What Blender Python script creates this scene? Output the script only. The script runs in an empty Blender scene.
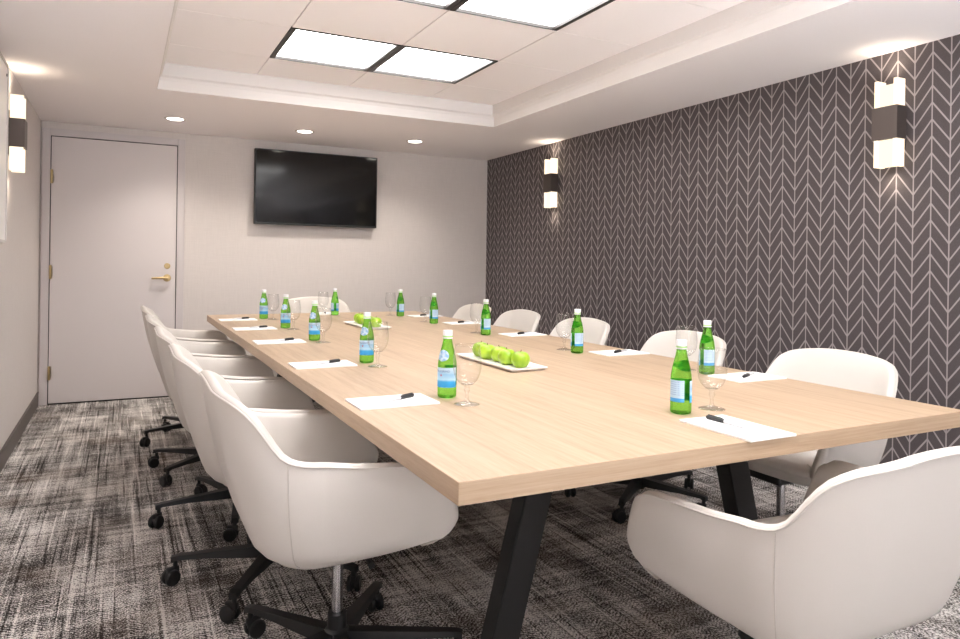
import bpy, bmesh, math, random
from math import pi, sin, cos, radians as R
from mathutils import Vector, Matrix
S = bpy.context.scene
C = S.collection
random.seed(4)

# ------------------------------------------------------------------ camera, world, exposure
cd = bpy.data.cameras.new('camera'); cam = bpy.data.objects.new('camera', cd); C.objects.link(cam)
cd.sensor_width = 36; cd.sensor_fit = 'HORIZONTAL'
cd.lens = 705.7 / 960 * 36
cd.shift_y = -(319.5 - 263.4) / 960
cd.clip_start = .02
cam.matrix_world = Matrix.Translation((-.014, .006, 1.142)) @ Matrix.Rotation(-.470, 4, 'Z') @ Matrix.Rotation(pi/2, 4, 'X') @ Matrix.Rotation(.0145, 4, 'Z')
S.camera = cam
w = bpy.data.worlds.new('world'); S.world = w; w.use_nodes = True
# ceiling fill: world made brightest below the horizon, let in through an added opening
_t = w.node_tree; _b = _t.nodes['Background']
_c = _t.nodes.new('ShaderNodeTexCoord'); _s = _t.nodes.new('ShaderNodeSeparateXYZ'); _r = _t.nodes.new('ShaderNodeMapRange')
_t.links.new(_c.outputs['Generated'], _s.inputs[0]); _t.links.new(_s.outputs[2], _r.inputs[0])
for _k, _v in ((1, -.32), (2, -.06), (3, 32.0), (4, 2.0)): _r.inputs[_k].default_value = _v
_t.links.new(_r.outputs[0], _b.inputs[1]); _b.inputs[0].default_value = (.90, .95, 1, 1)
S.view_settings.view_transform = 'Standard'; S.view_settings.look = 'None'
S.view_settings.gamma = 1; S.view_settings.use_curve_mapping = False
S.view_settings.exposure = 0.4
PANEL = 9.5          # radiance of the ceiling light panels
GLOW = 1.15           # radiance of the sconce acrylic

# ------------------------------------------------------------------ materials
def srgb(r, g, b):
    f = lambda c: (c/255/12.92 if c/255 <= .04045 else ((c/255+.055)/1.055)**2.4)
    return (f(r), f(g), f(b), 1)
def newmat(name):
    m = bpy.data.materials.new(name); m.use_nodes = True
    nt = m.node_tree; return m, nt, nt.nodes['Principled BSDF']
def N(nt, t, **kw):
    n = nt.nodes.new(t)
    for k, v in kw.items():
        if k == 'ins':
            for i, val in v.items():
                if hasattr(val, 'is_output'): nt.links.new(val, n.inputs[i])
                else: n.inputs[i].default_value = val
        else: setattr(n, k, v)
    return n
def L(nt, a, b): nt.links.new(a, b)
def ma(nt, op, a, b=0.0, c=0.0):
    return N(nt, 'ShaderNodeMath', operation=op, ins={0: a, 1: b, 2: c}).outputs[0]
def coord(nt, scale=(1,1,1), kind='Object'):
    tc = N(nt, 'ShaderNodeTexCoord')
    mp = N(nt, 'ShaderNodeMapping', ins={0: tc.outputs[kind], 3: scale})
    return mp.outputs[0]
def noise(nt, vec, scale, detail=3, rough=.5):
    return N(nt, 'ShaderNodeTexNoise', ins={'Vector': vec, 'Scale': scale, 'Detail': detail, 'Roughness': rough}).outputs['Fac']
def ramp(nt, fac, stops):
    r = N(nt, 'ShaderNodeValToRGB', ins={0: fac}); e = r.color_ramp.elements
    while len(e) < len(stops): e.new(.5)
    for el, (p, c) in zip(e, stops): el.position = p; el.color = c
    return r.outputs[0]
def mixc(nt, fac, a, b, mode='MIX'):
    n = N(nt, 'ShaderNodeMix', data_type='RGBA', blend_type=mode)
    for i, v in ((0, fac), (6, a), (7, b)):
        if hasattr(v, 'is_output'): nt.links.new(v, n.inputs[i])
        else: n.inputs[i].default_value = v
    return n.outputs[2]
def bump(nt, bs, h, strength=.2, dist=.002):
    b = N(nt, 'ShaderNodeBump', ins={'Height': h, 'Strength': strength, 'Distance': dist})
    L(nt, b.outputs[0], bs.inputs['Normal'])
def plain(name, col, rough=.5, metal=0, spec=.5, bscale=0, bstr=.1, var=0):
    m, nt, b = newmat(name)
    b.inputs['Base Color'].default_value = col; b.inputs['Roughness'].default_value = rough
    b.inputs['Metallic'].default_value = metal; b.inputs['Specular IOR Level'].default_value = spec
    if bscale or var:
        n = noise(nt, coord(nt), bscale or 20)
        if bstr and bscale: bump(nt, b, n, bstr)
        if var: L(nt, mixc(nt, n, tuple(c*(1-var) for c in col[:3])+(1,), tuple(min(1, c*(1+var)) for c in col[:3])+(1,)), b.inputs['Base Color'])
    return m
def emit(name, col, strength, noise_scale=None, lo=.8):
    m, nt, b = newmat(name); nt.nodes.remove(b)
    e = N(nt, 'ShaderNodeEmission', ins={0: col, 1: strength})
    if noise_scale:
        n = noise(nt, coord(nt, noise_scale), 1.0, 1)
        L(nt, ma(nt, 'MULTIPLY', N(nt, 'ShaderNodeMapRange', ins={0: n, 1: .35, 2: .65, 3: lo, 4: 1.1}).outputs[0], strength), e.inputs[1])
    L(nt, e.outputs[0], nt.nodes['Material Output'].inputs[0]); return m

M = {}
M['ceiling'] = plain('ceiling_paint', srgb(246, 240, 240), .9, spec=.2)
M['tile'] = plain('ceiling_tile', srgb(250, 245, 245), .95, spec=.1, bscale=180, bstr=.15)
M['trimwhite'] = plain('tray_trim_paint', srgb(224, 218, 215), .7, spec=.3)
def wall_mat(name, c1, c2, axis):
    m, nt, b = newmat(name)
    sc = (90, 90, 3)
    a = noise(nt, coord(nt, sc), 3, 2); h = noise(nt, coord(nt, (4, 4, 160)), 3, 2)
    f = ma(nt, 'ADD', ma(nt, 'MULTIPLY', a, .5), ma(nt, 'MULTIPLY', h, .5))
    L(nt, ramp(nt, f, [(.3, c1), (.7, c2)]), b.inputs['Base Color'])
    b.inputs['Roughness'].default_value = .75; b.inputs['Specular IOR Level'].default_value = .25
    bump(nt, b, f, .15, .001); return m
M['wall'] = wall_mat('woven_grey_wallcovering', srgb(210, 202, 198), srgb(221, 213, 209), 0)
M['doorpaint'] = plain('door_paint', srgb(218, 210, 209), .45, spec=.4)
M['casing'] = plain('door_casing_paint', srgb(208, 200, 200), .45, spec=.4)
M['rubber'] = plain('baseboard_rubber', srgb(96, 88, 84), .55)
M['brass'] = plain('brass', srgb(196, 172, 128), .38, .9)
M['black'] = plain('matte_black_metal', srgb(26, 25, 25), .5, 0, .4)
M['blackplastic'] = plain('black_plastic', srgb(24, 24, 25), .42, 0, .5)
M['chrome'] = plain('chrome', srgb(205, 205, 208), .22, 1)
M['bronze'] = plain('dark_bronze', srgb(92, 82, 78), .42, .6)
M['frameblack'] = plain('light_frame_black', srgb(35, 30, 28), .4)
M['panel'] = emit('light_panel_diffuser', (1, .985, .97, 1), PANEL, (2.5, 2.5, 2.5), .85)
M['bulb'] = emit('downlight_lens', (1, .93, .82, 1), 14)
M['ring'] = plain('downlight_ring', srgb(215, 205, 200), .35, .3)
M['leather'] = plain('white_leather', srgb(214, 207, 200), .42, spec=.4, bscale=260, bstr=.06)
M['seam'] = plain('seam_thread', srgb(196, 188, 180), .7)
M['paper'] = plain('white_paper', srgb(248, 246, 244), .8, spec=.2)
M['ceramic'] = plain('white_ceramic', srgb(246, 242, 238), .2)
M['pendark'] = plain('pen_dark', srgb(45, 43, 46), .35)
M['pensilver'] = plain('pen_silver', srgb(222, 222, 226), .3, .4)
M['cap'] = plain('bottle_cap', srgb(238, 236, 238), .35, .2)
M['board'] = plain('white_board', srgb(240, 236, 234), .35)
M['boardframe'] = plain('board_frame', srgb(205, 200, 198), .4, .3)
M['stem'] = plain('apple_stem', srgb(96, 70, 40), .7)
M['tag'] = plain('leather_tab', srgb(196, 190, 182), .6)

# oak laminate, grain along Y
def oak(name, grain):
    m, nt, b = newmat(name)
    sc = {'y': (26, 1.3, 26), 'x': (1.3, 26, 60)}[grain]
    v = coord(nt, sc)
    f = noise(nt, v, 2.2, 5, .62); f2 = noise(nt, coord(nt, tuple(s*5 for s in sc)), 3, 2)
    f3 = noise(nt, coord(nt, tuple(s*.16 for s in sc)), 2.0, 2)
    t = ma(nt, 'ADD', ma(nt, 'ADD', ma(nt, 'MULTIPLY', f, .5), ma(nt, 'MULTIPLY', f2, .2)), ma(nt, 'MULTIPLY', f3, .3))
    L(nt, ramp(nt, t, [(.34, srgb(163, 137, 112)), (.5, srgb(182, 157, 131)), (.66, srgb(194, 170, 145))]), b.inputs['Base Color'])
    b.inputs['Roughness'].default_value = .42; b.inputs['Specular IOR Level'].default_value = .35
    bump(nt, b, t, .05, .0006); return m
M['oak'] = oak('pale_oak_laminate', 'y'); M['oakedge'] = oak('pale_oak_edge', 'x')

# chevron wallpaper on the plane X = const (world Y, Z)
def chevron():
    m, nt, b = newmat('chevron_wallpaper')
    tc = N(nt, 'ShaderNodeTexCoord'); sp = N(nt, 'ShaderNodeSeparateXYZ', ins={0: tc.outputs['Object']})
    y, z = sp.outputs[1], sp.outputs[2]
    W, P, D = .0817, .0772, .109
    u = ma(nt, 'DIVIDE', ma(nt, 'SUBTRACT', y, 2.119), W)
    tri = ma(nt, 'PINGPONG', u, 1.0)                       # 0 at the peaks, 1 at the valleys
    zz = ma(nt, 'DIVIDE', ma(nt, 'ADD', ma(nt, 'SUBTRACT', z, 1.2155), ma(nt, 'MULTIPLY', tri, D)), P)
    dz = ma(nt, 'MULTIPLY', ma(nt, 'PINGPONG', zz, .5), P)
    du = ma(nt, 'MULTIPLY', ma(nt, 'PINGPONG', u, .5), W)
    lz = N(nt, 'ShaderNodeMapRange', ins={0: dz, 1: .0052, 2: .0068, 3: 1, 4: 0}).outputs[0]
    lu = N(nt, 'ShaderNodeMapRange', ins={0: du, 1: .0026, 2: .0036, 3: 1, 4: 0}).outputs[0]
    line = ma(nt, 'MAXIMUM', lz, lu)
    g = noise(nt, coord(nt, (300, 300, 300)), 1, 1)
    dark = ramp(nt, g, [(.3, srgb(78, 71, 72)), (.7, srgb(88, 81, 82))])
    L(nt, mixc(nt, line, dark, srgb(160, 151, 151)), b.inputs['Base Color'])
    L(nt, ma(nt, 'SUBTRACT', .62, ma(nt, 'MULTIPLY', line, .2)), b.inputs['Roughness'])
    b.inputs['Specular IOR Level'].default_value = .3
    return m
M['chevron'] = chevron()

def carpet():
    m, nt, b = newmat('distressed_grey_carpet')
    v = coord(nt)
    sp = N(nt, 'ShaderNodeSeparateXYZ', ins={0: v}); x, y = sp.outputs[0], sp.outputs[1]
    patch = noise(nt, coord(nt, (3.4, 1.7, 1)), 1.4, 4, .6)
    lines = noise(nt, coord(nt, (30, .9, 1)), 1.0, 4, .7)
    cross = noise(nt, coord(nt, (1.4, 30, 1)), 1.0, 3, .6)
    wob = noise(nt, coord(nt, (40, 40, 1)), 1.0, 2)
    flip = ma(nt, 'SUBTRACT', ma(nt, 'MULTIPLY', ma(nt, 'GREATER_THAN', ma(nt, 'PINGPONG', x, .045), .0225), 2.0), 1.0)
    ph = ma(nt, 'ADD', ma(nt, 'MULTIPLY', ma(nt, 'ADD', ma(nt, 'MULTIPLY', ma(nt, 'MULTIPLY', x, flip), .8), y), 420.0), ma(nt, 'MULTIPLY', wob, 13.0))
    hatch = ma(nt, 'MULTIPLY', ma(nt, 'SINE', ph), ma(nt, 'ADD', noise(nt, coord(nt, (18, 18, 1)), 1.0, 2), -.15))
    wv2 = noise(nt, coord(nt, (210, 110, 1)), 1.0, 3, .75)
    t = ma(nt, 'MULTIPLY', patch, .66)
    for f, k, o in ((lines, .40, .5), (cross, .40, .5), (hatch, .20, 0), (wv2, 1.3, .5)):
        t = ma(nt, 'ADD', t, ma(nt, 'MULTIPLY', ma(nt, 'SUBTRACT', f, o), k))
    thin = N(nt, 'ShaderNodeMapRange', ins={0: noise(nt, coord(nt, (70, 1.3, 1)), 1.0, 1), 1: .60, 2: .70, 3: 0, 4: .12}).outputs[0]
    dk = N(nt, 'ShaderNodeMapRange', ins={0: noise(nt, coord(nt, (60, 1.1, 1)), 1.3, 1), 1: .60, 2: .68, 3: 0, 4: .13}).outputs[0]
    t = ma(nt, 'SUBTRACT', t, dk)
    t = ma(nt, 'ADD', t, thin)
    col = ramp(nt, t, [(.12, srgb(40, 37, 36)), (.25, srgb(94, 89, 86)), (.35, srgb(166, 160, 156)), (.47, srgb(246, 241, 237))])
    brown = noise(nt, coord(nt, (2.1, 2.6, 1)), 1.2, 2)
    L(nt, mixc(nt, N(nt, 'ShaderNodeMapRange', ins={0: brown, 1: .5, 2: .68, 3: 0, 4: .45}).outputs[0], col, mixc(nt, .55, col, srgb(120, 98, 80))), b.inputs['Base Color'])
    b.inputs['Roughness'].default_value = .95; b.inputs['Specular IOR Level'].default_value = .1
    bump(nt, b, wv2, .6, .004)
    return m
M['carpet'] = carpet()

def screen():
    m, nt, b = newmat('tv_screen_glass')
    b.inputs['Base Color'].default_value = srgb(8, 8, 9); b.inputs['Roughness'].default_value = .1
    b.inputs['Specular IOR Level'].default_value = .4; return m
M['screen'] = screen()

def thin_glass(name, tint, edge, ior=1.45):
    m, nt, b = newmat(name); nt.nodes.remove(b)
    lw = N(nt, 'ShaderNodeLayerWeight', ins={0: .5})
    tr = N(nt, 'ShaderNodeBsdfTransparent'); L(nt, mixc(nt, lw.outputs['Facing'], tint, edge), tr.inputs[0])
    gl = N(nt, 'ShaderNodeBsdfGlossy', ins={0: (1, 1, 1, 1), 'Roughness': .03})
    fr = ma(nt, 'ADD', ma(nt, 'MULTIPLY', ma(nt, 'POWER', lw.outputs['Facing'], 3.0), .42), .04)
    mx = N(nt, 'ShaderNodeMixShader', ins={0: fr, 1: tr.outputs[0], 2: gl.outputs[0]})
    L(nt, mx.outputs[0], nt.nodes['Material Output'].inputs[0]); return m
M['glass'] = thin_glass('clear_glass', (.98, .98, .98, 1), (.86, .86, .86, 1))
def bottle_glass():
    m, nt, b = newmat('green_bottle_glass')
    nt.nodes.remove(b)
    g = N(nt, 'ShaderNodeBsdfGlass', ins={0: (.55, .88, .38, 1), 'Roughness': .02, 'IOR': 1.32})
    tr = N(nt, 'ShaderNodeBsdfTransparent', ins={0: (.52, .88, .32, 1)})
    mx = N(nt, 'ShaderNodeMixShader', ins={0: .35, 1: g.outputs[0], 2: tr.outputs[0]})
    L(nt, mx.outputs[0], nt.nodes['Material Output'].inputs[0]); return m
M['bottle'] = bottle_glass()
def apple_mat():
    m, nt, b = newmat('green_apple_skin')
    n = noise(nt, coord(nt, (40, 40, 12)), 1, 3)
    L(nt, ramp(nt, n, [(.3, srgb(132, 172, 30)), (.7, srgb(170, 200, 58))]), b.inputs['Base Color'])
    b.inputs['Roughness'].default_value = .28; return m
M['apple'] = apple_mat()
def label_mat(name, band_lo, kind):
    # label coordinates: object Z over the label's height
    m, nt, b = newmat(name)
    tc = N(nt, 'ShaderNodeTexCoord'); sp = N(nt, 'ShaderNodeSeparateXYZ', ins={0: tc.outputs['Object']}); z = sp.outputs[2]
    if kind == 'front':
        wob = ma(nt, 'ADD', z, ma(nt, 'MULTIPLY', noise(nt, coord(nt, (60, 60, 60)), 1, 1), .008))
        col = ramp(nt, ma(nt, 'DIVIDE', ma(nt, 'SUBTRACT', wob, .032), .06), [(0, srgb(235, 244, 250)), (.09, srgb(38, 150, 214)), (.34, srgb(60, 168, 226)), (.44, srgb(178, 214, 236)), (.7, srgb(150, 196, 228)), (.93, srgb(196, 220, 238))])
    elif kind == 'back':
        rows = ma(nt, 'GREATER_THAN', ma(nt, 'PINGPONG', z, .0028), .0019)
        n = noise(nt, coord(nt, (260, 260, 1)), 1, 1)
        txt = ma(nt, 'MULTIPLY', rows, ma(nt, 'GREATER_THAN', n, .45))
        hi = ma(nt, 'GREATER_THAN', z, .052)
        col = mixc(nt, ma(nt, 'MULTIPLY', ma(nt, 'MULTIPLY', txt, hi), .55), srgb(190, 216, 236), srgb(90, 130, 190))
        col = mixc(nt, ma(nt, 'LESS_THAN', z, .044), col, srgb(70, 160, 220))
    else:
        n = noise(nt, coord(nt, (90, 90, 90)), 1, 1)
        col = ramp(nt, n, [(.4, srgb(140, 180, 222)), (.6, srgb(206, 222, 240))])
    L(nt, col, b.inputs['Base Color']); b.inputs['Roughness'].default_value = .5; return m
M['label'] = label_mat('front_label_paper', 0, 'front'); M['backlabel'] = label_mat('back_label_paper', 0, 'back'); M['necklabel'] = label_mat('neck_label_paper', 0, 'neck')
M['labeltext'] = plain('label_ink_blue', srgb(24, 60, 140), .5)
M['star'] = plain('label_star_red', srgb(200, 30, 40), .5)
M['acrylic'] = emit('lit_acrylic', (1, .84, .60, 1), GLOW)
M['acrylic_side'] = emit('lit_acrylic_edge', (1, .82, .58, 1), GLOW*1.2)

# ------------------------------------------------------------------ mesh helpers
def obj(name, bm, mat, parent=None, smooth=False, mats=None):
    me = bpy.data.meshes.new(name)
    bmesh.ops.recalc_face_normals(bm, faces=bm.faces)
    bm.to_mesh(me); bm.free()
    for mt in (mats or [mat]): me.materials.append(mt)
    if smooth:
        for p in me.polygons: p.use_smooth = True
        if smooth != True:
            try: me.set_sharp_from_angle(angle=R(smooth))
            except Exception: pass
    o = bpy.data.objects.new(name, me); C.objects.link(o)
    if parent: o.parent = parent
    return o
def tag(o, label=None, cat=None, group=None, kind=None):
    if label: o['label'] = label
    if cat: o['category'] = cat
    if group: o['group'] = group
    if kind: o['kind'] = kind
    return o
def empty(name, loc=(0,0,0), rz=0, label=None, cat=None, group=None):
    o = bpy.data.objects.new(name, None); C.objects.link(o); o.empty_display_size = .1
    o.location = loc; o.rotation_euler = (0, 0, rz); return tag(o, label, cat, group)
def struct(name, bm, mat, parent=None, smooth=False, mats=None):
    o = obj(name, bm, mat, parent, smooth, mats)
    if not parent: o['kind'] = 'structure'
    return o
def dup(root, loc, rz, label, group=None):
    def cp(o, par):
        c = o.copy(); C.objects.link(c); c.parent = par
        for ch in o.children: cp(ch, c)
        return c
    kids = list(root.children)
    r = root.copy(); C.objects.link(r); r.location = loc; r.rotation_euler = (0, 0, rz); r['label'] = label
    if group: r['group'] = group
    for k in kids: cp(k, r)
    return r
def box(bm, x0, x1, y0, y1, z0, z1, bev=0, seg=2, mi=0):
    vs = [bm.verts.new((x, y, z)) for x in (x0, x1) for y in (y0, y1) for z in (z0, z1)]
    fs = [bm.faces.new([vs[i] for i in q]) for q in ((0,1,3,2),(4,6,7,5),(0,4,5,1),(2,3,7,6),(0,2,6,4),(1,5,7,3))]
    for f in fs: f.material_index = mi
    if bev:
        es = list({e for f in fs for e in f.edges})
        r = bmesh.ops.bevel(bm, geom=es, offset=bev, segments=seg, affect='EDGES', profile=.5)
        for f in r['faces']: f.material_index = mi
    return vs
def B(*a, **k):
    bm = bmesh.new(); box(bm, *a, **k); return bm
def hexa(bm, lo, hi):
    """lo, hi: four points each, same winding"""
    a = [bm.verts.new(p) for p in lo]; b = [bm.verts.new(p) for p in hi]
    bm.faces.new(a[::-1]); bm.faces.new(b)
    for i in range(4): bm.faces.new((a[i], a[(i+1) % 4], b[(i+1) % 4], b[i]))
def lathe(bm, prof, n=28, center=(0,0,0), a0=0, a1=2*pi, axis='Z'):
    full = abs(a1-a0-2*pi) < 1e-6; rows = []
    for r, z in prof:
        if r < 1e-6: p = (0, 0, z); rows.append([bm.verts.new(Vector(center)+ax(p, axis))]); continue
        rows.append([bm.verts.new(Vector(center)+ax((r*cos(a0+(a1-a0)*i/n), r*sin(a0+(a1-a0)*i/n), z), axis)) for i in range(n if full else n+1)])
    for a, b in zip(rows, rows[1:]):
        m = max(len(a), len(b))
        for i in range(m if full else m-1):
            j = (i+1) % m
            if len(a) == 1 and len(b) == 1: continue
            if len(a) == 1: bm.faces.new((a[0], b[i], b[j]))
            elif len(b) == 1: bm.faces.new((a[i], b[0], a[j]))
            else: bm.faces.new((a[i], b[i], b[j], a[j]))
def ax(p, axis):
    x, y, z = p
    return Vector((x, y, z) if axis == 'Z' else ((z, x, y) if axis == 'X' else (y, z, x)))
def cyl(bm, r, z0, z1, center=(0,0,0), n=24, axis='Z', bev=.0):
    if bev: lathe(bm, [(0, z0), (r-bev, z0), (r, z0+bev), (r, z1-bev), (r-bev, z1), (0, z1)], n, center, axis=axis)
    else: lathe(bm, [(0, z0), (r, z0), (r, z1), (0, z1)], n, center, axis=axis)
def tube(bm, pts, r, n=8, closed=False):
    pts = [Vector(p) for p in pts]; rows = []
    for i, p in enumerate(pts):
        a = pts[i-1] if (i or closed) else p; b = pts[(i+1) % len(pts)] if (i < len(pts)-1 or closed) else p
        t = (b-a).normalized(); u = t.cross(Vector((0,0,1)))
        if u.length < 1e-3: u = t.cross(Vector((1,0,0)))
        u.normalize(); v = t.cross(u)
        rr = r[i] if isinstance(r, (list, tuple)) else r
        rows.append([bm.verts.new(p+u*rr*cos(2*pi*k/n)+v*rr*sin(2*pi*k/n)) for k in range(n)])
    for i in range(len(rows)-(0 if closed else 1)):
        a, b = rows[i], rows[(i+1) % len(rows)]
        for k in range(n): bm.faces.new((a[k], a[(k+1) % n], b[(k+1) % n], b[k]))
    if not closed: bm.faces.new(rows[0]); bm.faces.new(rows[-1][::-1])

# ------------------------------------------------------------------ the room
XL, XR, YB, YF, ZC, ZT = -.58, 3.289, 6.375, -1.9, 2.19, 2.35
TX0, TX1, TY0, TY1 = .165, 2.525, -1.0, 4.80          # the raised tray
struct('floor', B(XL-.1, XR+.1, YF-.1, YB+.1, -.06, 0), M['carpet'])
struct('wall_left', B(XL-.1, XL, YF-.1, YB+.1, 0, ZT+.15), M['wall'])
struct('wall_right', B(XR, XR+.1, YF-.1, YB+.1, 0, ZT+.15), M['chevron'])
struct('wall_back', B(XL, XR, YB, YB+.1, 0, ZT+.15), M['wall'])
bm = bmesh.new(); WX0, WX1, WZ0, WZ1 = -.1, 2.9, .45, 1.75       # opening added behind the camera so the world light can fill the room
box(bm, XL, WX0, YF-.1, YF, 0, ZT+.15); box(bm, WX1, XR, YF-.1, YF, 0, ZT+.15); box(bm, WX0, WX1, YF-.1, YF, 0, WZ0); box(bm, WX0, WX1, YF-.1, YF, WZ1, ZT+.15)
struct('wall_front', bm, M['wall'])
bm = bmesh.new()
for x0, x1, z0, z1 in ((WX0, WX0+.05, WZ0, WZ1), (WX1-.05, WX1, WZ0, WZ1), (WX0, WX1, WZ0, WZ0+.05), (WX0, WX1, WZ1-.05, WZ1), ((WX0+WX1)/2-.02, (WX0+WX1)/2+.02, WZ0, WZ1)): box(bm, x0, x1, YF-.07, YF-.02, z0, z1)
wn = struct('fill_window_1', bm, M['trimwhite'])  # frame of an invented window, added to brighten the ceiling
obj('pane', B(WX0+.04, WX1-.04, YF-.05, YF-.046, WZ0+.04, WZ1-.04), M['glass'], wn)
# ceiling: lowered border around the tray
bm = bmesh.new()
box(bm, XL, TX0-.0, YF, YB, ZC, ZT+.15); box(bm, TX1, XR, YF, YB, ZC, ZT+.15)
box(bm, TX0, TX1, TY1, YB, ZC, ZT+.15); box(bm, TX0, TX1, YF, TY0, ZC, ZT+.15)
struct('ceiling', bm, M['ceiling'])
# tray side faces with a small step moulding
def tray_trim(name, p0, p1, inward):
    d = Vector(inward); a = Vector(p0); b = Vector(p1); bm = bmesh.new()
    prof = [(.0005, ZC), (.004, ZC), (.004, ZC+.055), (.012, ZC+.075), (.030, ZC+.085), (.030, ZT), (.0005, ZT)]
    ra = [bm.verts.new(Vector((a.x, a.y, z))+d*o) for o, z in prof]; rb = [bm.verts.new(Vector((b.x, b.y, z))+d*o) for o, z in prof]
    for i in range(len(prof)): j = (i+1) % len(prof); bm.faces.new((ra[i], ra[j], rb[j], rb[i]))
    bm.faces.new(ra[::-1]); bm.faces.new(rb); struct(name, bm, M['trimwhite'])
tray_trim('trim_1', (TX0, TY0, 0), (TX0, TY1, 0), (1, 0, 0)); tray_trim('trim_2', (TX1, TY0, 0), (TX1, TY1, 0), (-1, 0, 0))
tray_trim('trim_3', (TX0, TY1, 0), (TX1, TY1, 0), (0, -1, 0)); tray_trim('trim_4', (TX0, TY0, 0), (TX1, TY0, 0), (0, 1, 0))
# tiles in a grid (one mesh), cells with lights left open
GX = [.195, .755, 1.365, 1.975, 2.495]
GY = [4.77, 4.335] + [4.335-.622*k for k in range(1, 9)]
GY[-1] = TY0+.03
lights = [(1, 1), (2, 1), (1, 3), (2, 3), (1, 5), (2, 5), (1, 7), (2, 7)]
bm = bmesh.new(); box(bm, TX0-.03, TX1+.03, TY0-.03, TY1+.03, ZT+.045, ZT+.075)
for i in range(4):
    for j in range(len(GY)-1):
        if (i, j) in lights: continue
        g = .003
        if i == 0: box(bm, GX[i], GX[i+1]-g, GY[j+1]+g, GY[j]-g, ZT, ZT+.02)
        elif i == 3: box(bm, GX[i]+g, GX[i+1], GY[j+1]+g, GY[j]-g, ZT, ZT+.02)
        else: box(bm, GX[i]+g, GX[i+1]-g, GY[j+1]+g, GY[j]-g, ZT, ZT+.02)
for x in GX[1:-1]: box(bm, x-.012, x+.012, TY0, TY1, ZT+.0165, ZT+.024)
for y in GY[1:-1]: box(bm, TX0, TX1, y-.012, y+.012, ZT+.0166, ZT+.0241)
struct('ceiling_tiles', bm, M['tile']).name = 'ceiling_2'
# ceiling lights
lamp0 = None
names = ['back row left', 'back row right', 'second row left', 'second row right', 'third row left', 'third row right', 'front row left', 'front row right']
LBL = ['square ceiling light panel of the pair nearest the television, left one', 'square ceiling light panel of the pair nearest the television, right one',
       'square ceiling light panel cut by the photo top edge, left of its pair', 'square ceiling light panel cut by the photo top edge, right of its pair',
       'square ceiling light panel above the near table end, left one', 'square ceiling light panel above the near table end, right one',
       'square ceiling light panel behind the camera, left one', 'square ceiling light panel behind the camera, right one']
for n_, (i, j) in enumerate(lights):
    cx, cy = (GX[i]+GX[i+1])/2, (GY[j]+GY[j+1])/2
    if lamp0 is None:
        r = empty('ceiling_light', (cx, cy, ZT), 0, LBL[0], 'ceiling light', 'recessed ceiling light panels')
        h = .303; bm = bmesh.new()
        box(bm, -h, -h+.026, -h, h, -.003, .012); box(bm, h-.026, h, -h, h, -.003, .012)
        box(bm, -h, h, -h, -h+.009, -.0025, .012); box(bm, -h, h, h-.009, h, -.0025, .012)
        obj('frame', bm, M['frameblack'], r)
        bm = bmesh.new(); box(bm, -h, -h+.012, -h, h, .012, .04); box(bm, h-.012, h, -h, h, .012, .04); box(bm, -h+.012, h-.012, -h, -h+.006, .012, .04); box(bm, -h+.012, h-.012, h-.006, h, .012, .04)
        obj('housing', bm, M['trimwhite'], r)
        obj('diffuser', B(-h+.012, h-.012, -h+.006, h-.006, .026, .034), M['panel'], r)
        lamp0 = r
    else: dup(lamp0, (cx, cy, ZT), 0, LBL[n_])
# downlights
def downlight(loc, label):
    r = empty('downlight', loc, 0, label, 'ceiling light', 'round recessed downlights')
    bm = bmesh.new(); lathe(bm, [(.056, -.001), (.058, -.004), (.074, -.004), (.078, -.0005), (.056, -.0005)], 32); obj('trim_ring', bm, M['ring'], r, 40)
    bm = bmesh.new(); cyl(bm, .056, -.0035, -.0008, n=32); obj('lens', bm, M['bulb'], r)
    ld = bpy.data.lights.new('downlight_lamp', 'SPOT'); ld.energy = 30; ld.spot_size = R(125); ld.spot_blend = .8; ld.shadow_soft_size = .05; ld.color = (1, .93, .84)
    lo = bpy.data.objects.new('downlight_lamp', ld); C.objects.link(lo); lo.parent = r; lo.location = (0, 0, -.02)
    return r
downlight((.33, 5.744, ZC), 'round recessed downlight in the lowered ceiling in front of the door')
downlight((1.294, 5.745, ZC), 'round recessed downlight in the lowered ceiling above the left half of the television')
downlight((2.235, 5.71, ZC), 'round recessed downlight nearest the chevron wall, past the television')
# door
dr = empty('door_1', (0, YB, 0)); dr['kind'] = 'structure'
bm = bmesh.new()
box(bm, -.568, -.512, -.022, 0, 0, 2.137, .003); box(bm, .392, .448, -.022, 0, 0, 2.137, .003); box(bm, -.512, .392, -.022, 0, 2.082, 2.137, .003)
obj('casing', bm, M['casing'], dr)
leaf = obj('door_leaf', B(-.506, .386, -.016, -.005, .012, 2.075, .002), M['doorpaint'], dr)
obj('shadow_gap', B(-.512, .392, -.004, -.001, .001, 2.082), M['black'], dr)
for z in (1.765, 1.028, .248):
    bm = bmesh.new(); box(bm, -.516, -.488, -.016, -.010, z-.05, z+.05); cyl(bm, .0075, z-.053, z+.053, (-.501, -.030, 0), 12); obj('hinge', bm, M['brass'], dr)
bm = bmesh.new(); cyl(bm, .030, -.022, -.010, (.322, 0, .985), 24, 'Y', .003); cyl(bm, .011, -.058, -.02, (.322, 0, .985), 14, 'Y')
tube(bm, [(.325, -.055, .985), (.29, -.060, .986), (.25, -.060, .984), (.205, -.056, .982)], [.011, .0105, .0095, .008], 10)
obj('door_handle', bm, M['brass'], dr, 40)
bm = bmesh.new(); cyl(bm, .024, -.020, -.010, (.322, 0, 1.083), 24, 'Y', .004); cyl(bm, .009, -.026, -.018, (.322, 0, 1.083), 12, 'Y')
obj('deadbolt', bm, M['brass'], dr, 40)
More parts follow.
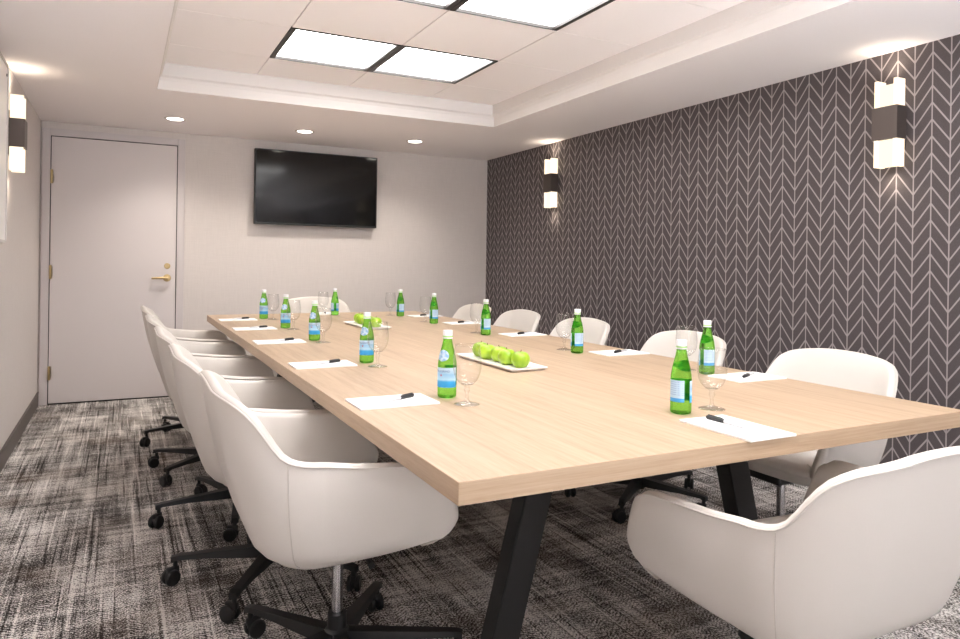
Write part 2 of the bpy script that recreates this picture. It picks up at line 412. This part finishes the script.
# baseboards
struct('baseboard_left', B(XL, XL+.012, YF, YB, 0, .105, .002), M['rubber'])
struct('baseboard_back', B(.449, XR-.012, YB-.012, YB, 0, .105, .002), M['rubber'])
struct('baseboard_right', B(XR-.012, XR, YF, YB, 0, .105, .002), M['rubber'])
# whiteboard on the left wall (only its far end shows)
wb = empty('whiteboard', (XL, 3.50, 1.22), 0, 'white wall board at the left edge of the photo, beside the left sconce', 'whiteboard')
obj('panel', B(.001, .018, -.95, .95, .008, .912), M['board'], wb)
bm = bmesh.new(); box(bm, .001, .024, -.965, -.95, 0, .92); box(bm, .001, .024, .95, .965, 0, .92); box(bm, .001, .024, -.95, .95, -.005, .008); box(bm, .001, .024, -.95, .95, .912, .925)
obj('frame', bm, M['boardframe'], wb)
bm = bmesh.new(); cyl(bm, .008, .018, .022, (0, .92, .87), 14, 'X'); obj('screw', bm, M['bronze'], wb)
# television
tv = empty('television', (1.546, YB-.022, 1.455), 0, 'wall mounted black flat television on the back wall', 'television')
obj('case', B(-.548, .548, -.065, -.012, 0, .652, .004), M['blackplastic'], tv)
obj('screen', B(-.538, .538, -.0665, -.06, .016, .642), M['screen'], tv)
obj('wall_bracket', B(-.2, .2, -.014, .0215, .15, .5), M['black'], tv)
obj('status_light', B(-.02, .02, -.0672, -.066, .004, .008), M['bronze'], tv)

# sconces: local +X points into the room
def sconce(loc, rz, label):
    r = empty('wall_sconce', loc, rz, label, 'wall lamp', 'wall sconces')
    hh, w_, d = .2075, .056, .075
    obj('backplate', B(0, .012, -.05, .05, -.12, .12, .002), M['bronze'], r)
    for s in (-1, 1):
        obj('side_panel', B(.012, d, min(s*w_, s*(w_-.018)), max(s*w_, s*(w_-.018)), -hh, hh, .002), M['acrylic_side'], r)
    obj('center_panel', B(.02, d-.012, -w_+.019, w_-.019, -hh+.002, hh-.024, .002), M['acrylic'], r)
    bm = bmesh.new(); box(bm, .010, d+.008, -w_-.007, w_+.007, -.078, .078, .002); obj('metal_band', bm, M['bronze'], r)
    for s in (-1, 1):
        ld = bpy.data.lights.new('sconce_lamp', 'SPOT'); ld.energy = 1.4; ld.spot_size = R(150); ld.spot_blend = .9; ld.shadow_soft_size = .04; ld.color = (1, .86, .68)
        lo = bpy.data.objects.new('sconce_lamp', ld); C.objects.link(lo); lo.parent = r; lo.location = (.045, 0, s*(hh+.015)); lo.rotation_euler = (0 if s < 0 else pi, 0, 0)
    return r
sconce((XR, 2.13, 1.837), pi, 'glowing sconce with dark band on the chevron wall, nearer the camera')
sconce((XR, 5.11, 1.835), pi, 'glowing sconce with dark band on the chevron wall, nearer the far corner')
sconce((XL, 4.66, 1.822), 0, 'glowing box sconce with dark band on the plain left wall')

# ------------------------------------------------------------------ conference table
T = .745
A0, A1, E0, E1 = .535, 2.125, 1.160, 5.385
tb = empty('conference_table', ((A0+A1)/2, (E0+E1)/2, 0), 0, 'long pale oak conference table on black splayed legs', 'table')
hx, hy = (A1-A0)/2, (E1-E0)/2
top = obj('tabletop', B(-hx, hx, -hy, hy, T-.044, T, .0015, 2), M['oak'], tb, mats=[M['oak'], M['oakedge']])
for p in top.data.polygons:
    if abs(p.normal.y) > .8: p.material_index = 1
def leg(sx, y):
    bm = bmesh.new(); xt, xb = sx*.32, sx*.50; w2, d2 = .042, .03
    hexa(bm, [(xb-w2, y-d2, 0), (xb+w2, y-d2, 0), (xb+w2, y+d2, 0), (xb-w2, y+d2, 0)], [(xt-w2, y-d2, T-.052), (xt+w2, y-d2, T-.052), (xt+w2, y+d2, T-.052), (xt-w2, y+d2, T-.052)])
    bmesh.ops.bevel(bm, geom=list(bm.edges), offset=.003, segments=2, affect='EDGES'); obj('leg', bm, M['black'], tb)
for y in (1.61-(E0+E1)/2, 4.635-(E0+E1)/2):
    for sx in (-1, 1): leg(sx, y)
    obj('crossbar', B(-.40, .40, y-.028, y+.028, T-.09, T-.046, .002), M['black'], tb)
for sx in (-1, 1): obj('support_rail', B(sx*.25-.025, sx*.25+.025, -hy+.5, hy-.5, T-.084, T-.045, .002), M['black'], tb)

# ------------------------------------------------------------------ tub chairs (local +X is forward)
RIM = [(0, .848), (.08, .847), (.16, .843), (.22, .836), (.275, .825), (.31, .810), (.342, .785), (.368, .748), (.395, .706), (.42, .686), (.47, .676), (.65, .662), (1, .652)]
def rim_z(s):                 # height of the rim; s: 0 at mid back ... 1 at arm tip (path fraction)
    f = lambda q: next((z0+(z1-z0)*(q-a)/(b-a) for (a, z0), (b, z1) in zip(RIM, RIM[1:]) if a <= q <= b), RIM[-1][1] if q > 1 else RIM[0][1])
    return sum(f(abs(s+d)) for d in (-.015, 0, .015))/3
def outline():                # half outline (y>=0) at z=.46 from mid back to arm tip
    pts = []; bx, hw, rc = -.262, .285, .155
    for i in range(6): pts.append((bx, (hw-rc)*i/6))
    for i in range(19):
        a = pi/2*i/18; pts.append((bx+rc-rc*cos(a), hw-rc+rc*sin(a)))
    n = 14
    for i in range(1, n+1):
        t = i/n; pts.append((bx+rc+t*(.205-bx-rc), hw+.034*t))
    return pts
def chair_shell():
    half = outline(); P = [(x, -y) for x, y in half[:0:-1]]+half
    cum = [0]
    for a, b in zip(P, P[1:]): cum.append(cum[-1]+math.hypot(b[0]-a[0], b[1]-a[1]))
    Lh = cum[-1]/2; rows = []; rimline = []; seamL = {}; ends = {}
    th = .028; n = len(P)
    for i, (x, y) in enumerate(P):
        a = Vector(P[max(i-1, 0)]); b = Vector(P[min(i+1, n-1)]); t = (b-a).normalized(); nrm = Vector((-t.y, t.x))   # outward for this winding
        s = abs(cum[i]-Lh)/Lh; zr = rim_z(s)
        back = max(0, -nrm.x); lean = .10+.15*back
        tip = max(0, (s-.90)/.10)
        zr2 = zr-.022*(1-math.sqrt(max(0, 1-tip*tip)))
        sh = .05*max(0, (s-.50)/.50)**1.3
        zb = .395+.040*max(0, (s-.45)/.55)**2.0
        wf = max(0, (s-.55)/.45)**1.5; rf = .085
        O = lambda z: Vector((x-sh*max(0, min(1.1, (z-.50)/.17))-wf*(rf-math.sqrt(max(0, rf*rf-max(0, zb+rf-z)**2))), y))+nrm*((z-.46)*lean)
        loop = []
        # outer face with rounded foot
        rb = .075-.03*max(0, (s-.5)/.5)
        for k in range(5):
            q = pi/2*k/4; off = -rb*(1-sin(q)); z = zb+rb*(1-cos(q)); p = O(z)+nrm*off; loop.append((p.x, p.y, z))
        for k in range(1, 9):
            z = zb+rb+(zr2-th/2-zb-rb)*k/8; bul = .010*sin(pi*k/8); p = O(z)+nrm*bul; loop.append((p.x, p.y, z))
        for k in range(1, 6):
            q = pi*k/6; z = zr2-th/2+th/2*sin(q); p = O(zr2)-nrm*(th/2-th/2*cos(q)); loop.append((p.x, p.y, z))
        for k in range(7):
            z = zr2-th/2+(max(.44, zb+.014)-zr2+th/2)*k/6; p = O(z)-nrm*(th+.012*(k/6)**2); loop.append((p.x, p.y, z))
        p = O(zb)-nrm*(th+.02); loop.append((p.x, p.y, zb))
        rows.append([Vector(q) for q in loop]); rimline.append(O(zr2-th*.35).to_3d()+Vector((0, 0, zr2-th*.30))+nrm.to_3d()*.0015)
        ends[i] = (nrm.to_3d(), [(O(v[2])-nrm*th/2).to_3d() for v in loop]); seamL[i] = [Vector(q)+nrm.to_3d()*.0006 for q in loop[:13]]
    # rounded arm tips
    def cap(row, d, e):
        nv, mid = e; out = []; zs = [v.z for v in row]; zl, zh = min(zs), max(zs)
        for k in range(1, 6):
            q = pi/2*k/5; new = []
            for v, m in zip(row, mid):
                off = (v-m).dot(nv); f = math.sqrt(max(0, 1-(abs((v.z-zl)/(zh-zl)*2-1))**8))
                new.append(v-nv*off*(1-cos(q)*.97-.03)+d*.018*sin(q)*max(f, .25))
            out.append(new)
        return out
    d0 = (rows[0][8]-rows[1][8]); d0.z = 0; d0.normalize(); d1 = (rows[-1][8]-rows[-2][8]); d1.z = 0; d1.normalize()
    rows = cap(rows[0], d0, ends[0])[::-1]+rows+cap(rows[-1], d1, ends[n-1])
    bm = bmesh.new(); V = [[bm.verts.new(p) for p in r] for r in rows]; m = len(V[0])
    for a, b in zip(V, V[1:]):
        for k in range(m): bm.faces.new((a[k], a[(k+1) % m], b[(k+1) % m], b[k]))
    bm.faces.new(V[0]); bm.faces.new(V[-1])
    return bm, rimline, seamL, n
def plan_slab(bm, sc, zs, insets, xf):
    half = outline(); P = [(x, -y) for x, y in half[:0:-1]]+half
    P = [(x, y) for x, y in P if x < xf-.02]
    w_ = P[-1][1]
    fr = [(xf-.06+.06*sin(a), (w_)*1.0-.06+.06*cos(a)) for a in [pi/2*k/5 for k in range(1, 6)]]
    fr = fr+[(xf+.012*cos(pi/2*t), (w_-.06)*t) for t in (.66, .33, 0, -.33, -.66)]+[(x, -y) for x, y in fr[::-1]]
    P = P+fr; rows = []
    for z, ins in zip(zs, insets):
        rows.append([bm.verts.new((x*(1-ins/.28), y*(1-ins/.28), z)) for x, y in P])
    for a, b in zip(rows, rows[1:]):
        for k in range(len(P)): bm.faces.new((a[k], a[(k+1) % len(P)], b[(k+1) % len(P)], b[k]))
    bm.faces.new(rows[0]); bm.faces.new(rows[-1][::-1])
def make_chair():
    r = empty('tub_chair')
    bm, rim, seams, n = chair_shell(); obj('shell', bm, M['leather'], r, True)
    bm = bmesh.new(); tube(bm, rim, .0028, 6); obj('piping', bm, M['leather'], r, True)
    for k in (n//2-18, n//2+18):
        bm = bmesh.new(); tube(bm, seams[k], .0011, 6); obj('seam', bm, M['seam'], r, True)
    bm = bmesh.new(); plan_slab(bm, 1, [.410, .415, .430, .475], [.12, .085, .06, .05], .19); obj('seat_pan', bm, M['leather'], r, 50)
    bm = bmesh.new(); plan_slab(bm, 1, [.462, .470, .486, .496, .500], [.048, .040, .040, .048, .08], .225); obj('seat_cushion', bm, M['leather'], r, True)
    bm = bmesh.new(); box(bm, -.11, .11, -.085, .085, .375, .438, .01); tube(bm, [(.02, -.07, .385), (.02, -.2, .385), (.02, -.235, .38)], [.006, .006, .009], 8); obj('tilt_mechanism', bm, M['blackplastic'], r)
    bm = bmesh.new(); cyl(bm, .0155, .145, .39, n=18); obj('gas_column', bm, M['chrome'], r, 40)
    bs = obj('base_hub', (lambda b: (lathe(b, [(0, .06), (.03, .06), (.038, .085), (.036, .115), (.027, .125), (.026, .165), (.0, .165)], 20), b)[1])(bmesh.new()), M['blackplastic'], r, 35)
    for k in range(5):
        a = 2*pi*k/5; Rm = Matrix.Rotation(a, 4, 'Z')
        bm = bmesh.new(); pts = [(.02, .024, .075, .118), (.12, .022, .080, .112), (.22, .019, .086, .106), (.325, .0165, .086, .100), (.350, .014, .076, .096)]
        V = []
        for x, w2, z0, z1 in pts:
            V.append([bm.verts.new(Rm @ Vector(p)) for p in ((x, -w2, z0), (x, w2, z0), (x, w2*.8, z1), (x, -w2*.8, z1))])
        for q, s in zip(V, V[1:]):
            for i in range(4): bm.faces.new((q[i], q[(i+1) % 4], s[(i+1) % 4], s[i]))
        bm.faces.new(V[0]); bm.faces.new(V[-1])
        lg = obj('leg', bm, M['blackplastic'], r)
        bm = bmesh.new()
        c = Vector((.336, 0, 0)); sw = Matrix.Rotation(a*3+.7, 4, 'Z')
        off = Vector((.016, 0, 0))
        def put(f):
            b2 = bmesh.new(); f(b2)
            bmesh.ops.transform(b2, matrix=Rm @ Matrix.Translation(c) @ sw, verts=b2.verts)
            me = bpy.data.meshes.new('t'); b2.to_mesh(me); b2.free(); bm.from_mesh(me); bpy.data.meshes.remove(me)
        put(lambda b: cyl(b, .027, .006, .022, (off.x, 0, .0275), 20, 'Y', .004))
        put(lambda b: cyl(b, .027, -.022, -.006, (off.x, 0, .0275), 20, 'Y', .004))
        put(lambda b: cyl(b, .020, -.007, .007, (off.x, 0, .030), 16, 'Y'))
        put(lambda b: cyl(b, .008, .03, .08, (0, 0, 0), 10))
        put(lambda b: box(b, -.012, .03, -.009, .009, .04, .062, .004))
        obj('caster', bm, M['blackplastic'], lg, 35)
    return r
ch0 = make_chair(); ch_used = [False]
def chair(x, y, face, base_rot, label, lift=0, recline=0):
    """face: direction the seat looks; base_rot is folded into the whole chair's legs by copying"""
    if not ch_used[0]:
        ch_used[0] = True; o = ch0; o.location = (x, y, 0); o.rotation_euler = (0, 0, face); tag(o, label, 'chair', 'white tub chairs')
    else:
        o = dup(ch0, (x, y, 0), face, label)
    for c in o.children:
        if c.name.split('.')[0] in ('leg', 'base_hub'): c.rotation_euler = (0, 0, base_rot-face)
    if recline:                                            # the seat shell leans back on its tilt mechanism
        for c in o.children:
            if c.name.split('.')[0] in ('shell', 'piping', 'seam', 'seat_pan', 'seat_cushion'):
                m = Matrix.Translation((0, 0, .42)) @ Matrix.Rotation(-recline, 4, 'Y') @ Matrix.Translation((0, 0, -.42))
                c.location = m.to_translation(); c.rotation_euler = (0, -recline, 0)
    if lift:
        o.location.z = lift
        for c in o.children:
            if c.name.split('.')[0] in ('leg', 'base_hub'): c.location.z = -lift
    return o
chair(.535, 1.935, 0, R(52), 'white tub chair on the left side, nearest the camera')
chair(.495, 2.62, 0, R(166), 'white tub chair on the left side, second from the camera')
chair(.475, 3.34, 0, R(187), 'white tub chair in the middle of the left row, third from the camera')
chair(.46, 4.08, 0, R(149), 'white tub chair on the left side, fourth from the camera')
chair(.455, 4.85, 0, R(198), 'white tub chair on the left side, farthest and nearest the door')
chair(2.25, 1.89, pi, R(36), 'white tub chair along the chevron wall, nearest the camera, its wide back whole', -.035)
chair(2.25, 2.72, pi, R(2), 'white tub chair along the chevron wall, second from the camera, behind goblets', -.035)
chair(2.25, 3.62, pi, R(0), 'white tub chair along the chevron wall, middle of the row, behind a bottle', -.035)
chair(2.25, 4.40, pi, R(3), 'white tub chair along the chevron wall, fourth from the camera', -.035)
chair(2.25, 5.13, pi, R(1), 'white tub chair along the chevron wall, farthest, beside the back corner', -.035)
chair(1.40, 5.48, -pi/2, R(20), 'white tub chair at the far table end under the television')
chair(1.428, 1.173, R(89.1), R(60), 'white tub chair at the near table end, cut by the lower right photo corner', -.041, R(1.7))

# ------------------------------------------------------------------ bottles, glasses, pads, pens, apples
PROF = [(0, .002), (.020, .0), (.0268, .003), (.028, .008), (.028, .092), (.0272, .104), (.0235, .125), (.0185, .145), (.0148, .160), (.0132, .170), (.0130, .176), (.0145, .178), (.0145, .182), (.0128, .184), (.0, .186)]
def rad(z):
    for (r0, z0), (r1, z1) in zip(PROF[2:], PROF[3:]):
        if z0 <= z <= z1 and z1 > z0: return r0+(r1-r0)*(z-z0)/(z1-z0)
    return .028
def patch(bm, z0, z1, a0, a1, off=.0006, nz=1, na=20, shape=None):
    V = []
    for i in range(nz+1):
        z = z0+(z1-z0)*i/nz
        hw = 1 if shape is None else max(.05, math.sqrt(max(0, 1-(2*i/nz-1)**2)))
        am = (a0+a1)/2; V.append([bm.verts.new(((rad(z)+off)*cos(am+(a0-am)*hw+(a1-a0)*hw*j/na), (rad(z)+off)*sin(am+(a0-am)*hw+(a1-a0)*hw*j/na), z)) for j in range(na+1)])
    for a, b in zip(V, V[1:]):
        for j in range(na): bm.faces.new((a[j], a[j+1], b[j+1], b[j]))
def wrap_text(txt, size, zc, ang, off=.0011):
    cu = bpy.data.curves.new('t', 'FONT'); cu.body = txt; cu.size = size; cu.align_x = 'CENTER'; cu.resolution_u = 2
    o = bpy.data.objects.new('t', cu); C.objects.link(o); bpy.context.view_layer.update()
    me = bpy.data.meshes.new_from_object(o.evaluated_get(bpy.context.evaluated_depsgraph_get()))
    bpy.data.objects.remove(o); bm = bmesh.new(); bm.from_mesh(me); bpy.data.meshes.remove(me)
    bmesh.ops.subdivide_edges(bm, edges=[e for e in bm.edges if e.calc_length() > .006], cuts=2)
    for v in bm.verts:
        z = zc+v.co.y; r = rad(z)+off; a = ang+v.co.x/r; v.co = (r*cos(a), r*sin(a), z)
    return bm
def make_bottle():
    r = empty('water_bottle')
    bm = bmesh.new(); lathe(bm, PROF, 32); obj('glass_body', bm, M['bottle'], r, True)
    bm = bmesh.new(); lathe(bm, [(.0148, .174), (.0150, .1745), (.0150, .1765), (.0144, .178), (.0144, .1965), (.0136, .198), (0, .198)], 28); obj('cap', bm, M['cap'], r, 40)
    bm = bmesh.new(); patch(bm, .032, .090, -1.75, 1.75, na=36); fl = obj('front_label', bm, M['label'], r, True)
    obj('lettering', wrap_text('S.PELLEGRINO', .0085, .077, 0), M['labeltext'], fl)
    bm = bmesh.new()
    star = [(.0045*(1 if k % 2 == 0 else .42), pi/2+k*pi/5) for k in range(10)]
    vs = []
    for q, t in star:
        z = .068+q*sin(t); rr = rad(z)+.0012; a = q*cos(t)/rr; vs.append(bm.verts.new((rr*cos(a), rr*sin(a), z)))
    c = bm.verts.new((.0293, 0, .068))
    for k in range(10): bm.faces.new((c, vs[k], vs[(k+1) % 10]))
    obj('star_mark', bm, M['star'], fl)
    bm = bmesh.new(); patch(bm, .108, .142, -.85, .85, nz=10, na=14, shape=1); obj('neck_label', bm, M['necklabel'], r, True)
    bm = bmesh.new(); patch(bm, .034, .092, pi-.80, pi+.80, na=18); obj('back_label', bm, M['backlabel'], r, True)
    return r
GP = [(0, .0008), (.036, .0008), (.0365, .0018), (.034, .003), (.018, .006), (.008, .010), (.0055, .016), (.005, .030), (.0065, .036), (.0095, .041), (.0065, .047), (.007, .052),
      (.018, .058), (.030, .070), (.0375, .086), (.0405, .104), (.0405, .120), (.0385, .140), (.036, .158), (.0345, .168), (.0335, .1685), (.033, .168), (.0345, .157), (.037, .140), (.039, .120), (.039, .104), (.036, .087), (.0285, .072), (.016, .061), (0, .058)]
def make_glass():
    r = empty('water_goblet')
    bm = bmesh.new(); lathe(bm, [(0, .056)]+GP[12:21], 32); tube(bm, [(.0342*cos(2*pi*k/32), .0342*sin(2*pi*k/32), .168) for k in range(32)], .0009, 6, True)
    obj('bowl', bm, M['glass'], r, True)
    bm = bmesh.new(); lathe(bm, GP[4:13]+[(0, .056)], 20); obj('stem', bm, M['glass'], r, True)
    bm = bmesh.new(); lathe(bm, GP[:5]+[(0, .0065)], 32); obj('foot', bm, M['glass'], r, True)
    return r
bo0 = make_bottle(); gl0 = make_glass(); used = set()
def place(root, loc, rz, label, cat, group):
    if root.name not in used:
        used.add(root.name); root.location = loc; root.rotation_euler = (0, 0, rz); tag(root, label, cat, group); return root
    return dup(root, loc, rz, label)
def toward(x, y): return math.atan2(-y, -x)      # direction from a table item to the viewing end of the room
# side, bottle, glass, front label turned by
LEFT = ['nearest the camera', 'second from the camera', 'third from the camera', 'fourth from the camera', 'farthest, nearest the door wall']
bl = [(.850, 1.911), (.852, 2.685), (.852, 3.529), (.852, 4.227), (.853, 4.95)]
gls = [(.856, 1.788), (.858, 2.568), (.866, 3.41), (.875, 4.12), (.90, 4.87)]
for i in range(5):
    x, y = bl[i]
    place(bo0, (x, y, T), toward(x, y)-R(38)+R(4*i), 'green bottle with wide blue label, left row, '+LEFT[i], 'bottle', 'green water bottles')
    x, y = gls[i]
    place(gl0, (x, y, T), .3*i, 'clear water goblet in the left row, '+LEFT[i], 'glass', 'water goblets')
RIGHT = ['nearest the camera', 'second from the camera', 'third from the camera', 'fourth from the camera', 'farthest, nearest the back wall']
br = [(1.925, 1.955), (1.819, 2.638), (1.793, 3.482), (1.81, 4.251), (1.82, 4.899)]
gr = [(1.92, 2.057), (1.826, 2.752), (1.796, 3.599), (1.80, 4.37), (1.775, 4.99)]
for i in range(5):
    x, y = br[i]
    place(bo0, (x, y, T), toward(x, y)+pi+R(24), 'green bottle showing a small label, right row, '+RIGHT[i], 'bottle', 'green water bottles')
    x, y = gr[i]
    place(gl0, (x, y, T), .4*i, 'clear water goblet in the right row, '+RIGHT[i], 'glass', 'water goblets')
place(bo0, (1.34, 1.46, T), toward(1.35, 1.46)+pi-R(28), 'largest green bottle on the right, at the near table end', 'bottle', 'green water bottles')
place(gl0, (1.46, 1.467, T), 0, 'clear water goblet at the near table end, right of the largest bottle', 'glass', 'water goblets')
place(bo0, (1.391, 5.122, T), toward(1.38, 5.09)+R(120), 'green bottle at the far table end under the television', 'bottle', 'green water bottles')
place(gl0, (1.325, 5.20, T), 0, 'clear water goblet at the far table end, left of its bottle', 'glass', 'water goblets')

# notepads lie with their long side along local X; pens on top
def make_pad():
    r = empty('notepad'); obj('sheets', B(-.115, .115, -.075, .075, .0008, .0055), M['paper'], r); obj('backing_card', B(-.115, .115, -.075, .075, 0, .0008), M['tag'], r)
    return r
def make_pen():
    r = empty('pen')
    bm = bmesh.new(); lathe(bm, [(0, -.068), (.0015, -.066), (.0042, -.052), (.0045, -.05), (.0047, .005)], 12, axis='X'); obj('barrel', bm, M['pensilver'], r, 40)
    bm = bmesh.new(); lathe(bm, [(.0047, .005), (.0056, .006), (.0056, .060), (.003, .064), (0, .064)], 12, axis='X'); obj('cap', bm, M['pendark'], r, 40)
    obj('clip', B(.012, .058, -.0012, .0012, .0055, .0072), M['pendark'], r)
    return r
pd0 = make_pad(); pn0 = make_pen()
def setting(x, y, rz, prz, label, dx=.02, dy=.0):
    place(pd0, (x, y, T), rz, 'white notepad '+label, 'notepad', 'white notepads')
    c, s = cos(rz), sin(rz)
    place(pn0, (x+c*dx-s*dy, y+s*dx+c*dy, T+.0055+.0056), prz, 'dark capped pen on the notepad '+label, 'pen', 'pens on notepads')
py = [1.897, 2.675, 3.50, 4.215, 4.88]
for i in range(5): setting(.674, py[i], R(0), R(28), 'in the left row, '+LEFT[i], .02, .0)
ry = [1.88, 2.61, 3.47, 4.25, 4.90]
for i in range(5): setting(1.995, ry[i]-.05, R(0), R(205), 'in the right row, '+RIGHT[i], .01, .0)
setting(1.336, 1.265, R(90), R(92), 'at the near table end beside the largest bottle', .03, 0)
setting(1.36, 5.27, R(90), R(260), 'at the far table end under the television')

def make_apple():
    r = empty('green_apple'); R0 = .036; prof = []
    for k in range(19):
        a = -pi/2+pi*k/18; rr = R0*cos(a)*(1+.05*sin(a)); z = R0*.93*sin(a)
        d = math.exp(-(rr/.011)**2); z += (-.010 if z > 0 else .006)*d
        prof.append((max(0, rr) if 0 < k < 18 else 0, z+R0*.93-.006+.0005))
    bm = bmesh.new(); lathe(bm, prof, 28); obj('fruit', bm, M['apple'], r, True)
    bm = bmesh.new(); tube(bm, [(0, 0, .050), (.002, .001, .060), (.004, .002, .064)], [.0014, .0012, .0018], 6); obj('stem', bm, M['stem'], r, True)
    return r
def make_tray():
    r = empty('serving_tray'); bm = bmesh.new()
    hexa(bm, [(-.066, -.22, 0), (.066, -.22, 0), (.066, .22, 0), (-.066, .22, 0)], [(-.08, -.235, .014), (.08, -.235, .014), (.08, .235, .014), (-.08, .235, .014)])
    f = [f for f in bm.faces if f.normal.z > .9 or all(v.co.z > .013 for v in f.verts)]
    q = bmesh.ops.inset_region(bm, faces=f, thickness=.008, depth=0); 
    for fc in f:
        for v in fc.verts: v.co.z -= .005
    obj('plate', bm, M['ceramic'], r); return r
tr0 = make_tray(); ap0 = make_apple()
place(tr0, (1.333, 2.477, T), 0, 'white tray of green apples mid table, nearer the camera', 'tray', 'white fruit trays')
place(tr0, (1.335, 4.19, T), 0, 'white tray of green apples near the far end, behind a bottle', 'tray', 'white fruit trays')
ORD = ['frontmost', 'second from the front', 'middle', 'second from the back', 'rearmost']
for i in range(5): place(ap0, (1.325+.006*(-1)**i, 2.305+.083*i, T+.009), i*1.3, 'green apple on the nearer white tray, '+ORD[i]+' of its row', 'apple', 'green apples')
for i in range(5): place(ap0, (1.335+.006*(-1)**i, 4.03+.083*i, T+.009), i*1.7+.5, 'green apple on the farther white tray, '+ORD[i]+' of its row', 'apple', 'green apples')
